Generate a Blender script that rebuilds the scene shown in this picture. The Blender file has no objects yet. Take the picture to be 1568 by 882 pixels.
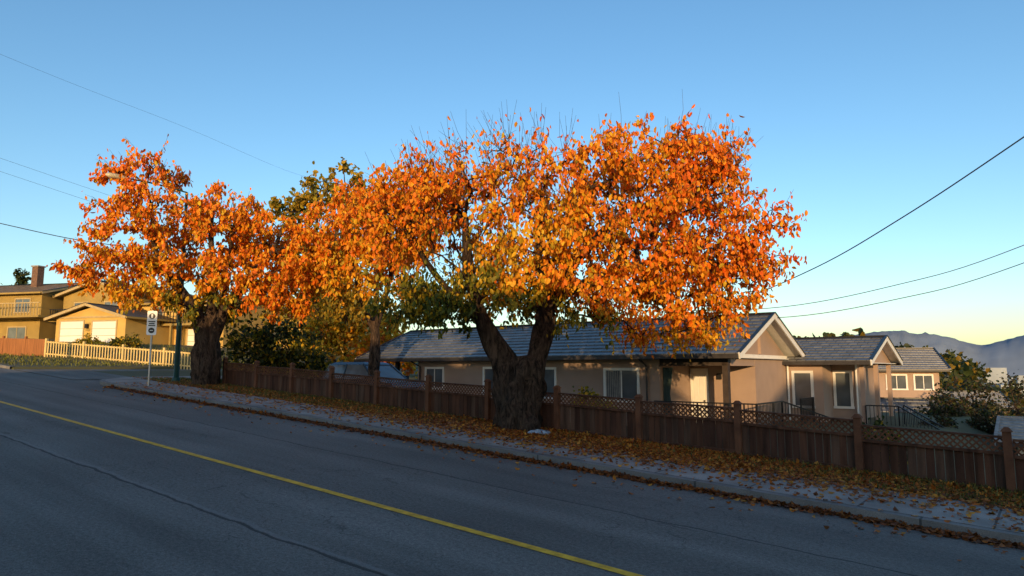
import bpy, math, random
import numpy as np
from mathutils import Vector, Matrix, noise
random.seed(7); rng=np.random.default_rng(7)
SC=bpy.context.scene
COL=SC.collection
# ------------------------------------------------------------ materials
def new_mat(name):
    m=bpy.data.materials.new(name); m.use_nodes=True
    nt=m.node_tree; nt.nodes.clear()
    out=nt.nodes.new('ShaderNodeOutputMaterial'); return m,nt,out
def N(nt,t,**kw):
    n=nt.nodes.new(t)
    for k,v in kw.items():
        if hasattr(n,k): setattr(n,k,v)
        else: n.inputs[k.replace('_',' ')].default_value=v
    return n
def mix_rgb(nt,fac,a,b,bt='MIX'):
    n=nt.nodes.new('ShaderNodeMix'); n.data_type='RGBA'; n.blend_type=bt
    L=nt.links
    for sock,val in ((n.inputs[0],fac),(n.inputs[6],a),(n.inputs[7],b)):
        if hasattr(val,'links'): L.new(val,sock)
        elif isinstance(val,(int,float)): sock.default_value=val
        else: sock.default_value=(val[0],val[1],val[2],1)
    return n.outputs[2]
def ramp(nt,fac,p0,p1,c0=(0,0,0,1),c1=(1,1,1,1)):
    r=nt.nodes.new('ShaderNodeValToRGB'); r.color_ramp.elements[0].position=p0; r.color_ramp.elements[1].position=p1
    r.color_ramp.elements[0].color=c0; r.color_ramp.elements[1].color=c1
    nt.links.new(fac,r.inputs[0]); return r.outputs[0]
def math_n(nt,op,a,b=0.0,c=0.0):
    n=nt.nodes.new('ShaderNodeMath'); n.operation=op
    for i,v in enumerate((a,b,c)):
        if hasattr(v,'links'): nt.links.new(v,n.inputs[i])
        else: n.inputs[i].default_value=v
    return n.outputs[0]
def mat(name,c,rough=.8,sc=6.,amt=.25,bump=.2,metal=0.,stretch=(1,1,1),fine=60.,spec=.4,bdist=.01):
    m,nt,out=new_mat(name); L=nt.links
    tc=N(nt,'ShaderNodeTexCoord'); mp=N(nt,'ShaderNodeMapping'); mp.inputs['Scale'].default_value=stretch
    L.new(tc.outputs['Object'],mp.inputs[0])
    n1=N(nt,'ShaderNodeTexNoise',Scale=sc,Detail=6.); L.new(mp.outputs[0],n1.inputs['Vector'])
    n2=N(nt,'ShaderNodeTexNoise',Scale=fine,Detail=4.); L.new(mp.outputs[0],n2.inputs['Vector'])
    f=ramp(nt,n1.outputs[0],.3,.7)
    c0=[x*(1-amt) for x in c]; c1=[min(1,x*(1+amt)) for x in c]
    col=mix_rgb(nt,f,c0,c1)
    f2=ramp(nt,n2.outputs[0],.35,.65,(1-amt*.5,)*3+(1,),(1,1,1,1))
    col=mix_rgb(nt,1.0,col,f2,'MULTIPLY')
    b=N(nt,'ShaderNodeBsdfPrincipled',Roughness=rough,Metallic=metal); b.inputs['Specular IOR Level'].default_value=spec
    L.new(col,b.inputs['Base Color'])
    if bump>0:
        bp=N(nt,'ShaderNodeBump',Strength=bump,Distance=bdist); L.new(n2.outputs[0],bp.inputs['Height']); L.new(bp.outputs[0],b.inputs['Normal'])
    L.new(b.outputs[0],out.inputs[0]); return m
def leaf_mat(name,transl=.3):
    m,nt,out=new_mat(name); L=nt.links
    at=N(nt,'ShaderNodeAttribute'); at.attribute_name='Col'
    tc=N(nt,'ShaderNodeTexCoord'); n1=N(nt,'ShaderNodeTexNoise',Scale=14.,Detail=1.); L.new(tc.outputs['Object'],n1.inputs['Vector'])
    f=ramp(nt,n1.outputs[0],.3,.7,(.78,.74,.7,1),(1.12,1.08,1,1))
    col=mix_rgb(nt,1.0,at.outputs['Color'],f,'MULTIPLY')
    b=N(nt,'ShaderNodeBsdfPrincipled',Roughness=.5); b.inputs['Specular IOR Level'].default_value=.25
    L.new(col,b.inputs['Base Color'])
    t=N(nt,'ShaderNodeBsdfTranslucent'); L.new(col,t.inputs[0])
    mx=N(nt,'ShaderNodeMixShader'); mx.inputs[0].default_value=transl
    L.new(b.outputs[0],mx.inputs[1]); L.new(t.outputs[0],mx.inputs[2]); L.new(mx.outputs[0],out.inputs[0]); return m
def asphalt():
    m,nt,out=new_mat('asphalt'); L=nt.links
    uv=N(nt,'ShaderNodeUVMap'); uv.uv_map='UVMap'
    sx=N(nt,'ShaderNodeSeparateXYZ'); L.new(uv.outputs[0],sx.inputs[0])
    big=N(nt,'ShaderNodeTexNoise',Scale=.35,Detail=5.); L.new(uv.outputs[0],big.inputs['Vector'])
    mp=N(nt,'ShaderNodeMapping'); mp.inputs['Scale'].default_value=(.10,1.3,1); L.new(uv.outputs[0],mp.inputs[0])
    wear=N(nt,'ShaderNodeTexNoise',Scale=1.,Detail=5.); L.new(mp.outputs[0],wear.inputs['Vector'])
    fine=N(nt,'ShaderNodeTexNoise',Scale=70.,Detail=5.,Roughness=.8); L.new(uv.outputs[0],fine.inputs['Vector'])
    med=N(nt,'ShaderNodeTexNoise',Scale=22.,Detail=3.,Roughness=.8); L.new(uv.outputs[0],med.inputs['Vector'])
    c=mix_rgb(nt,ramp(nt,big.outputs[0],.3,.7),(.155,.144,.130),(.205,.190,.172))
    c=mix_rgb(nt,1.0,c,ramp(nt,wear.outputs[0],.35,.7,(.74,.74,.74,1),(1.15,1.15,1.15,1)),'MULTIPLY')
    c=mix_rgb(nt,1.0,c,ramp(nt,fine.outputs[0],.3,.72,(.35,.35,.35,1),(1.65,1.65,1.65,1)),'MULTIPLY')
    c=mix_rgb(nt,1.0,c,ramp(nt,med.outputs[0],.3,.7,(.6,.6,.6,1),(1.35,1.35,1.35,1)),'MULTIPLY')
    wn=N(nt,'ShaderNodeTexNoise',Scale=1.3,Detail=6.); L.new(uv.outputs[0],wn.inputs['Vector'])
    wob=math_n(nt,'MULTIPLY_ADD',wn.outputs[0],.22,-.11)
    nn=math_n(nt,'ADD',sx.outputs[1],wob)
    cr=None
    for pos,w in ((4.2,.022),(7.95,.018)):
        d=math_n(nt,'ABSOLUTE',math_n(nt,'SUBTRACT',nn,pos))
        k=math_n(nt,'LESS_THAN',d,w)
        cr=k if cr is None else math_n(nt,'MAXIMUM',cr,k)
    dn=N(nt,'ShaderNodeTexNoise',Scale=2.2,Detail=5.); L.new(uv.outputs[0],dn.inputs['Vector'])
    add=nt.nodes.new('ShaderNodeVectorMath'); add.operation='MULTIPLY_ADD'
    L.new(dn.outputs['Color'],add.inputs[0]); add.inputs[1].default_value=(.7,.7,0); L.new(uv.outputs[0],add.inputs[2])
    v2=N(nt,'ShaderNodeTexVoronoi',Scale=2.6); v2.feature='DISTANCE_TO_EDGE'; L.new(add.outputs[0],v2.inputs['Vector'])
    k2=math_n(nt,'LESS_THAN',v2.outputs['Distance'],.012)
    msk=N(nt,'ShaderNodeTexNoise',Scale=.3,Detail=2.); L.new(uv.outputs[0],msk.inputs['Vector'])
    k2=math_n(nt,'MULTIPLY',k2,math_n(nt,'GREATER_THAN',msk.outputs[0],.54))
    cr=math_n(nt,'MAXIMUM',cr,math_n(nt,'MULTIPLY',k2,.55))
    c=mix_rgb(nt,math_n(nt,'MULTIPLY',cr,.75),c,(.025,.025,.025))
    d=math_n(nt,'ABSOLUTE',math_n(nt,'SUBTRACT',nn,4.27)); k=math_n(nt,'LESS_THAN',d,.03)
    c=mix_rgb(nt,math_n(nt,'MULTIPLY',k,.35),c,(.26,.25,.24))
    pt=math_n(nt,'GREATER_THAN',nn,7.95); c=mix_rgb(nt,math_n(nt,'MULTIPLY',pt,.14),c,(.09,.09,.09))
    b=N(nt,'ShaderNodeBsdfPrincipled',Roughness=.85); b.inputs['Specular IOR Level'].default_value=.25
    L.new(c,b.inputs['Base Color'])
    h=math_n(nt,'SUBTRACT',math_n(nt,'ADD',fine.outputs[0],med.outputs[0]),cr)
    bp=N(nt,'ShaderNodeBump',Strength=.7,Distance=.012); L.new(h,bp.inputs['Height']); L.new(bp.outputs[0],b.inputs['Normal'])
    L.new(b.outputs[0],out.inputs[0]); return m
def concrete_uv(name,c,joint):
    m,nt,out=new_mat(name); L=nt.links
    uv=N(nt,'ShaderNodeUVMap'); uv.uv_map='UVMap'
    sx=N(nt,'ShaderNodeSeparateXYZ'); L.new(uv.outputs[0],sx.inputs[0])
    n1=N(nt,'ShaderNodeTexNoise',Scale=1.2,Detail=7.); L.new(uv.outputs[0],n1.inputs['Vector'])
    n2=N(nt,'ShaderNodeTexNoise',Scale=60.,Detail=4.); L.new(uv.outputs[0],n2.inputs['Vector'])
    col=mix_rgb(nt,ramp(nt,n1.outputs[0],.3,.7),[x*.6 for x in c],[x*1.15 for x in c])
    col=mix_rgb(nt,1.0,col,ramp(nt,n2.outputs[0],.3,.7,(.7,.7,.7,1),(1.1,1.1,1.1,1)),'MULTIPLY')
    fr=math_n(nt,'FRACT',math_n(nt,'DIVIDE',sx.outputs[0],joint))
    k=math_n(nt,'LESS_THAN',math_n(nt,'ABSOLUTE',math_n(nt,'SUBTRACT',fr,.5)),.012/joint*1.2)
    col=mix_rgb(nt,math_n(nt,'MULTIPLY',k,.75),col,(.03,.03,.03))
    b=N(nt,'ShaderNodeBsdfPrincipled',Roughness=.9); L.new(col,b.inputs['Base Color'])
    bp=N(nt,'ShaderNodeBump',Strength=.4,Distance=.01); L.new(math_n(nt,'SUBTRACT',n2.outputs[0],k),bp.inputs['Height']); L.new(bp.outputs[0],b.inputs['Normal'])
    L.new(b.outputs[0],out.inputs[0]); return m
def roof_mat(name,c1,c2):
    m,nt,out=new_mat(name); L=nt.links
    uv=N(nt,'ShaderNodeUVMap'); uv.uv_map='UVMap'
    br=N(nt,'ShaderNodeTexBrick'); L.new(uv.outputs[0],br.inputs['Vector'])
    br.inputs['Color1'].default_value=(*c1,1); br.inputs['Color2'].default_value=(*c2,1); br.inputs['Mortar'].default_value=(.01,.01,.012,1)
    br.inputs['Scale'].default_value=1.; br.inputs['Mortar Size'].default_value=.012; br.inputs['Brick Width'].default_value=.33; br.inputs['Row Height'].default_value=1.; br.inputs['Bias'].default_value=0
    n1=N(nt,'ShaderNodeTexNoise',Scale=2.,Detail=5.); L.new(uv.outputs[0],n1.inputs['Vector'])
    col=mix_rgb(nt,1.0,br.outputs[0],ramp(nt,n1.outputs[0],.3,.7,(.7,.7,.7,1),(1.2,1.2,1.2,1)),'MULTIPLY')
    b=N(nt,'ShaderNodeBsdfPrincipled',Roughness=.42); L.new(col,b.inputs['Base Color'])
    bp=N(nt,'ShaderNodeBump',Strength=.5,Distance=.02); L.new(br.outputs[0],bp.inputs['Height']); L.new(bp.outputs[0],b.inputs['Normal'])
    L.new(b.outputs[0],out.inputs[0]); return m
def ground_mat():
    m,nt,out=new_mat('ground'); L=nt.links
    tc=N(nt,'ShaderNodeTexCoord')
    n1=N(nt,'ShaderNodeTexNoise',Scale=.35,Detail=8.); L.new(tc.outputs['Object'],n1.inputs['Vector'])
    n2=N(nt,'ShaderNodeTexNoise',Scale=25.,Detail=5.); L.new(tc.outputs['Object'],n2.inputs['Vector'])
    n3=N(nt,'ShaderNodeTexNoise',Scale=.006,Detail=8.); L.new(tc.outputs['Object'],n3.inputs['Vector'])
    c=mix_rgb(nt,ramp(nt,n1.outputs[0],.35,.65),(.06,.06,.022),(.085,.09,.03))
    c=mix_rgb(nt,ramp(nt,n2.outputs[0],.45,.7),c,(.11,.07,.03))
    c=mix_rgb(nt,math_n(nt,'MULTIPLY',ramp(nt,n3.outputs[0],.45,.6),.5),c,(.07,.08,.09))
    b=N(nt,'ShaderNodeBsdfPrincipled',Roughness=.95); L.new(c,b.inputs['Base Color'])
    bp=N(nt,'ShaderNodeBump',Strength=.5,Distance=.03); L.new(n2.outputs[0],bp.inputs['Height']); L.new(bp.outputs[0],b.inputs['Normal'])
    L.new(b.outputs[0],out.inputs[0]); return m
def bark_mat(name,c):
    m,nt,out=new_mat(name); L=nt.links
    tc=N(nt,'ShaderNodeTexCoord'); mp=N(nt,'ShaderNodeMapping'); mp.inputs['Scale'].default_value=(1,1,.28); L.new(tc.outputs['Object'],mp.inputs[0])
    n1=N(nt,'ShaderNodeTexNoise',Scale=8.,Detail=8.,Roughness=.75,Distortion=1.4); L.new(mp.outputs[0],n1.inputs['Vector'])
    n2=N(nt,'ShaderNodeTexNoise',Scale=2.5,Detail=4.); L.new(tc.outputs['Object'],n2.inputs['Vector'])
    col=mix_rgb(nt,ramp(nt,n1.outputs[0],.4,.62),[x*.15 for x in c],[x*1.6 for x in c])
    col=mix_rgb(nt,math_n(nt,'MULTIPLY',ramp(nt,n2.outputs[0],.5,.75),.35),col,(.09,.07,.05))
    b=N(nt,'ShaderNodeBsdfPrincipled',Roughness=.95); b.inputs['Specular IOR Level'].default_value=.2; L.new(col,b.inputs['Base Color'])
    bp=N(nt,'ShaderNodeBump',Strength=1.,Distance=.16); L.new(n1.outputs[0],bp.inputs['Height']); L.new(bp.outputs[0],b.inputs['Normal'])
    L.new(b.outputs[0],out.inputs[0]); return m

M_ASPH=asphalt(); M_WALK=concrete_uv('sidewalk_concrete',(.33,.30,.27),1.5); M_KERB=concrete_uv('kerb_concrete',(.22,.205,.19),3.)
M_GND=ground_mat(); M_BARK=bark_mat('bark',(.085,.055,.038))
M_LEAF=leaf_mat('autumn_leaves',.36); M_GRASS=leaf_mat('grass_blades',.25)
M_YEL=mat('yellow_paint',(.85,.43,.03),.7,8,.3,.3,fine=40)
M_FENCE=mat('fence_wood',(.095,.042,.024),.85,1.5,.5,.4,stretch=(5,5,.6),spec=.2); M_FENCE2=mat('fence_lattice_wood',(.14,.06,.032),.85,3,.3,.2,spec=.2)
M_STUC=mat('beige_stucco',(.35,.25,.195),.9,1.2,.1,.35); M_WHITE=mat('white_trim',(.72,.70,.66),.55,3,.06,.05)
M_DARK=mat('dark_metal',(.02,.02,.022),.45,5,.2,.05,metal=.3); M_GUT=mat('gutter',(.04,.036,.036),.5)
M_ROOF=roof_mat('slate_tiles',(.14,.145,.155),(.08,.085,.095)); M_ROOFB=roof_mat('brown_shingle',(.10,.07,.05),(.07,.05,.035))
m,nt,out=new_mat('window_glass'); b=N(nt,'ShaderNodeBsdfPrincipled',Roughness=.06); b.inputs['Specular IOR Level'].default_value=.9
tc=N(nt,'ShaderNodeTexCoord'); n1=N(nt,'ShaderNodeTexNoise',Scale=1.5); nt.links.new(tc.outputs['Object'],n1.inputs['Vector'])
nt.links.new(mix_rgb(nt,n1.outputs[0],(.03,.035,.04),(.16,.18,.20)),b.inputs['Base Color']); nt.links.new(b.outputs[0],out.inputs[0]); M_GLASS=m
M_CREAM=mat('cream_stucco',(.52,.34,.10),.9,1.,.12,.3); M_OLIVE=mat('olive_siding',(.32,.22,.065),.85,1.,.15,.3)
M_DOOR=mat('white_door',(.75,.72,.66),.5,2,.04,.05); M_TEAL=mat('grey_curtain',(.04,.065,.06),.9,4,.3,.3,stretch=(8,8,.3))
M_BRICK=mat('chimney_brick',(.16,.09,.06),.9,8,.3,.5); M_GREENP=mat('green_pole_paint',(.008,.045,.036),.45,3,.15,.05)
M_WOODP=mat('pole_wood',(.16,.10,.06),.9,3,.3,.4,stretch=(4,4,.3)); M_WIRE=mat('wire_rubber',(.02,.02,.02),.6,2,.1,0)
M_STEEL=mat('galvanised_steel',(.35,.35,.34),.45,6,.15,.05,metal=.6); M_SIGN=mat('sign_face',(.75,.75,.73),.4,3,.05,0)
M_SIGNB=mat('sign_print',(.02,.02,.02),.5,3,.05,0); M_CFENCE=mat('cream_fence_paint',(.62,.46,.19),.7,3,.12,.1)
M_CAR=mat('car_paint',(.04,.06,.09),.2,2,.05,0,metal=.5); M_TYRE=mat('tyre',(.02,.02,.02),.8)
M_CONC=mat('concrete',(.3,.28,.26),.9); M_MTN=mat('mountain_haze',(.22,.27,.34),1.,.0012,.15,0,fine=.004,spec=0)  # mountain base colour carries atmospheric haze as a bluish tint
M_CITY=mat('city_walls',(.32,.36,.40),.8,.02,.4,0); M_BAG=mat('bag_plastic',(.35,.45,.55),.35,9,.6,.3)
M_ORFENCE=mat('cedar_boards',(.30,.12,.04),.85,2,.3,.3,stretch=(6,6,.5)); M_POSTB=mat('dark_brown_post',(.05,.035,.028),.7)
# ------------------------------------------------------------ mesh builder
class MB:
    def __init__(s): s.v=[];s.f=[];s.m=[];s.uv=[]
    def face(s,pts,mi=0,uv=None,F=None):
        b=len(s.v)
        for p in pts:
            p=Vector(p); s.v.append(tuple(F@p) if F is not None else tuple(p))
        s.f.append(tuple(range(b,b+len(pts)))); s.m.append(mi); s.uv.append(uv)
    def hexa(s,c,mi=0,F=None):
        b=len(s.v)
        for p in c:
            p=Vector(p); s.v.append(tuple(F@p) if F is not None else tuple(p))
        for q in ((0,3,2,1),(4,5,6,7),(0,1,5,4),(1,2,6,5),(2,3,7,6),(3,0,4,7)):
            s.f.append(tuple(b+i for i in q)); s.m.append(mi); s.uv.append(None)
    def box(s,x0,x1,y0,y1,z0,z1,mi=0,F=None):
        s.hexa([(x0,y0,z0),(x1,y0,z0),(x1,y1,z0),(x0,y1,z0),(x0,y0,z1),(x1,y0,z1),(x1,y1,z1),(x0,y1,z1)],mi,F)
    def beam(s,p0,p1,w,h,mi=0,F=None,up=(0,0,1)):
        p0=Vector(p0);p1=Vector(p1);d=(p1-p0).normalized();up=Vector(up)
        sd=d.cross(up)
        if sd.length<1e-4: sd=d.cross(Vector((0,1,0)))
        sd.normalize(); u=sd.cross(d)
        a=sd*w/2;c=u*h/2
        s.hexa([p0-a-c,p0+a-c,p1+a-c,p1-a-c,p0-a+c,p0+a+c,p1+a+c,p1-a+c],mi,F)
    def tube(s,pts,rad,n=6,mi=0,cap=True,F=None,wob=0.,seed=0):
        pts=[Vector(p) for p in pts]; b=len(s.v); ref=Vector((.13,1,.07))
        for i,p in enumerate(pts):
            d=(pts[min(i+1,len(pts)-1)]-pts[max(i-1,0)]).normalized()
            x=d.cross(ref)
            if x.length<.05: x=d.cross(Vector((1,0,.1)))
            x.normalize(); y=d.cross(x)
            r=rad[i] if hasattr(rad,'__len__') else rad
            for k in range(n):
                t=2*math.pi*k/n; rr=r
                if wob: 
                    rr*=1+wob*noise.noise(Vector((math.cos(t)*1.6+seed,math.sin(t)*1.6,p.z*1.0)))+wob*.9*(abs(noise.noise(Vector((math.cos(t)*4+seed,math.sin(t)*4,p.z*.9))))-.2)+wob*.35*noise.noise(Vector((math.cos(t)*9+seed,math.sin(t)*9,p.z*4)))
                q=p+(x*math.cos(t)+y*math.sin(t))*rr
                s.v.append(tuple(F@q) if F is not None else tuple(q))
        for i in range(len(pts)-1):
            for k in range(n):
                k2=(k+1)%n
                s.f.append((b+i*n+k,b+i*n+k2,b+(i+1)*n+k2,b+(i+1)*n+k)); s.m.append(mi); s.uv.append(None)
        if cap:
            s.f.append(tuple(b+k for k in range(n))); s.m.append(mi); s.uv.append(None)
            e=b+(len(pts)-1)*n; s.f.append(tuple(e+k for k in range(n))); s.m.append(mi); s.uv.append(None)
    def build(s,name,mats,parent=None,smooth=False):
        me=bpy.data.meshes.new(name); me.from_pydata(s.v,[],s.f)
        for x in mats: me.materials.append(x)
        me.polygons.foreach_set('material_index',s.m)
        if any(u is not None for u in s.uv):
            ul=me.uv_layers.new(name='UVMap'); dat=[]
            for f,u in zip(s.f,s.uv):
                for k in range(len(f)): dat.extend(u[k] if u is not None else (0,0))
            ul.data.foreach_set('uv',dat)
        if smooth: me.polygons.foreach_set('use_smooth',[True]*len(s.f))
        me.update()
        o=bpy.data.objects.new(name,me); COL.objects.link(o)
        if parent is not None: 
            o.parent=parent; o.matrix_parent_inverse=parent.matrix_world.inverted()
        return o
def empty(name,loc=(0,0,0)):
    o=bpy.data.objects.new(name,None); o.location=loc; COL.objects.link(o); o.matrix_world=Matrix.Translation(loc); return o
# ------------------------------------------------------------ frame + terrain
EX=(.7833,-.6216); NX=(.6216,.7833); SL=.0563
FR=Matrix(((EX[0],NX[0],0,0),(EX[1],NX[1],0,0),(0,0,1,0),(0,0,0,1)))
def W(a,n,z=0): return (EX[0]*a+NX[0]*n, EX[1]*a+NX[1]*n, z)
def AN(x,y): return EX[0]*x+EX[1]*y, NX[0]*x+NX[1]*y
def ss(a,b,x):
    t=min(1,max(0,(x-a)/(b-a))); return t*t*(3-2*t)
def H(a,n,raise_=True):
    r=math.hypot(a,n)
    base=-SL*max(-170,min(170,a))
    pad=.1+.3*ss(14,22,-a)
    w=ss(13.9,16.5,n)*ss(-31,-27.5,a)*(1-ss(45,70,n))
    z=base*(1-w)+min(base,pad)*w
    z-=.07*max(0,min(n-34,170))*ss(-25,-8,a)
    z-=1.1*ss(-3.5,0,a)*ss(14.5,20,n)
    z+=.9*ss(38,48,-a)*ss(13,19,n)*(1-ss(90,140,-a))
    if raise_ and n>10.3 and (a>-26.6 or a<-37): z+=.115
    w2=ss(180,1100,r); return z*(1-w2)-60*w2
al=[-15000,-9000,-5000,-3000,-2000,-1400,-1000,-700,-500,-350,-260,-200,-160,-130,-105,-85,-72]+list(np.arange(-64,-38,2.))+[-37.1,-36.9]+list(np.arange(-35,-27,2.))+[-26.65,-26.55]+list(np.arange(-25,30,2.))+[34,42,55,75,100,130,160,200,260,350,500,700,1000,1400,2000,3000,5000,9000,15000]
nl=[-15000,-6000,-2500,-1000,-500,-250,-140,-80,-50,-35,-25,-15,-8,-2,1.2,4,7,10.25,10.33,11,12,13,13.9,14.5,15.2,16,17,18,20,22,24,26,28,30,32,34,37,41,46,52,60,70,85,105,130,160,200,260,350,500,700,1000,1400,2000,3000,5000,9000,15000]
mb=MB(); 
for a in al:
    for n in nl: mb.v.append(W(a,n,H(a,n)))
K=len(nl)
for i in range(len(al)-1):
    for j in range(K-1):
        mb.f.append((i*K+j,(i+1)*K+j,(i+1)*K+j+1,i*K+j+1)); mb.m.append(0); mb.uv.append(None)
mb.build('ground',[M_GND])
def strip(mb,a0,a1,n0,n1,dz,mi=0,step=4.):
    k=max(1,int((a1-a0)/step))
    for i in range(k):
        x0=a0+(a1-a0)*i/k;x1=a0+(a1-a0)*(i+1)/k
        P=[(x0,n0),(x1,n0),(x1,n1),(x0,n1)]
        mb.face([W(p[0],p[1],-SL*p[0]+dz) for p in P],mi,[p for p in P])
mb=MB(); strip(mb,-150,150,1.4,10.21,.012)
for i in range(12):
    n0=10.21+i*2.5;n1=n0+2.5
    P=[(-36.5,n0),(-29.6,n0),(-29.6,n1),(-36.5,n1)]
    mb.face([W(p[0],p[1],H(p[0],p[1],False)+.03) for p in P],0,[p for p in P])
P=[(-29.6,10.21),(-26.5,10.21),(-26.5,13.3),(-29.6,13.3)]
mb.face([W(p[0],p[1],-SL*p[0]+.012) for p in P],0,P)
mb.build('road',[M_ASPH])
mb=MB(); strip(mb,-150,150,5.82,5.94,.018); mb.build('road_centre_line',[M_YEL])
mb=MB()
strip(mb,-26.5,150,10.36,12.0,.135,0)
def arc(r,k=8): return [(-26.5-r*math.sin(math.pi/2*i/k),13.3-r*math.cos(math.pi/2*i/k)) for i in range(k+1)]
ao,ai,aw=arc(3.1),arc(2.94),arc(1.3)
for i in range(8):
    for (p,q,z,mi) in ((ao,ai,.13,1),(ai,aw,.135,0)):
        P=[p[i],p[i+1],q[i+1],q[i]]
        mb.face([W(x[0],x[1],-SL*x[0]+z) for x in P],mi,P)
    P=[ao[i],ao[i+1]]
    mb.face([W(*P[0],-SL*P[0][0]-.05),W(*P[1],-SL*P[1][0]-.05),W(*P[1],-SL*P[1][0]+.13),W(*P[0],-SL*P[0][0]+.13)],1,[(0,0),(1,0),(1,.1),(0,.1)])
    mb.face([W(*aw[i],-SL*aw[i][0]+.13),W(*aw[i+1],-SL*aw[i+1][0]+.13),W(-26.5,13.3,SL*26.5+.13)],2)
P=[(-29.44,13.3),(-27.8,13.3),(-27.8,22),(-29.44,22)]
mb.face([W(p[0],p[1],-SL*p[0]+.135) for p in P],0,[(p[1],p[0]) for p in P])
P=[(-29.6,13.3),(-29.44,13.3),(-29.44,22),(-29.6,22)]
mb.face([W(p[0],p[1],-SL*p[0]+.13) for p in P],1,[(p[1],p[0]) for p in P])
mb.build('sidewalk',[M_WALK,M_KERB,M_GND])
mb=MB()
strip(mb,-26.5,150,10.2,10.36,.131,0)
for i in range(44):
    x0=-26.5+i*4;x1=x0+4
    mb.face([W(x0,10.2,-SL*x0-.02),W(x1,10.2,-SL*x1-.02),W(x1,10.2,-SL*x1+.131),W(x0,10.2,-SL*x0+.131)],0,[(x0,0),(x1,0),(x1,.15),(x0,.15)])
mb.build('kerb',[M_KERB])
mb=MB()
strip(mb,-150,-37,10.2,10.36,.131,0)
for i in range(28):
    x1=-37-i*4;x0=x1-4
    mb.face([W(x0,10.2,-SL*x0-.02),W(x1,10.2,-SL*x1-.02),W(x1,10.2,-SL*x1+.131),W(x0,10.2,-SL*x0+.131)],0,[(x0,0),(x1,0),(x1,.15),(x0,.15)])
mb.build('kerb',[M_KERB])
# ------------------------------------------------------------ leaves
def leaf_mesh(name,P,D,S,C,material,parent=None,wid=.27,fold=.10,R=None):
    n=len(P)
    D=D/np.linalg.norm(D,axis=1,keepdims=True)
    if R is None: R=rng.normal(size=(n,3))
    sd=np.cross(D,R); sd/=np.linalg.norm(sd,axis=1,keepdims=True)+1e-9
    nr=np.cross(D,sd); S=S[:,None]
    V=np.empty((n,6,3))
    V[:,0]=P; V[:,3]=P+D*S+nr*S*fold*-.6
    V[:,1]=P+D*S*.3+sd*S*wid*.9+nr*S*fold; V[:,2]=P+D*S*.68+sd*S*wid*.8+nr*S*fold
    V[:,5]=P+D*S*.3-sd*S*wid*.9+nr*S*fold; V[:,4]=P+D*S*.68-sd*S*wid*.8+nr*S*fold
    me=bpy.data.meshes.new(name); me.vertices.add(n*6); me.vertices.foreach_set('co',V.reshape(-1))
    me.loops.add(n*8); me.polygons.add(n*2)
    q=np.array([0,1,2,3,0,3,4,5]); idx=(np.arange(n)[:,None]*6+q[None,:]).reshape(-1)
    me.loops.foreach_set('vertex_index',idx.astype(np.int32))
    me.polygons.foreach_set('loop_start',np.arange(0,n*8,4).astype(np.int32)); me.polygons.foreach_set('loop_total',np.full(n*2,4,dtype=np.int32))
    me.update(calc_edges=True); me.validate()
    at=me.attributes.new('Col','FLOAT_COLOR','POINT')
    cc=np.ones((n,6,4)); cc[:,:,:3]=C[:,None,:]; at.data.foreach_set('color',cc.reshape(-1))
    me.materials.append(material)
    o=bpy.data.objects.new(name,me); COL.objects.link(o)
    if parent is not None: o.parent=parent; o.matrix_parent_inverse=parent.matrix_world.inverted()
    return o
PAL={'o':[(.92,.32,.014),(.92,.24,.012),(.92,.43,.022),(.90,.20,.012)],'r':[(.92,.21,.012),(.90,.155,.012),(.92,.30,.014),(.90,.25,.014)],
     'y':[(.90,.52,.028),(.92,.43,.022),(.92,.33,.015),(.70,.48,.03)],'g':[(.20,.20,.02),(.34,.28,.02),(.10,.12,.018),(.70,.45,.03)],
     'd':[(.06,.09,.015),(.14,.16,.02),(.30,.26,.02)],'b':[(.03,.05,.018),(.05,.07,.02),(.09,.10,.025)],
     'm':[(.40,.27,.03),(.22,.2,.03),(.55,.34,.03)],'k':[(.035,.04,.02),(.06,.05,.025),(.09,.06,.03)]}
def colors(pal,n):
    p=np.array(PAL[pal]); c=p[rng.integers(0,len(p),n)]; return np.minimum(c*rng.uniform(.6,1.08,(n,1)),.94)
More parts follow.
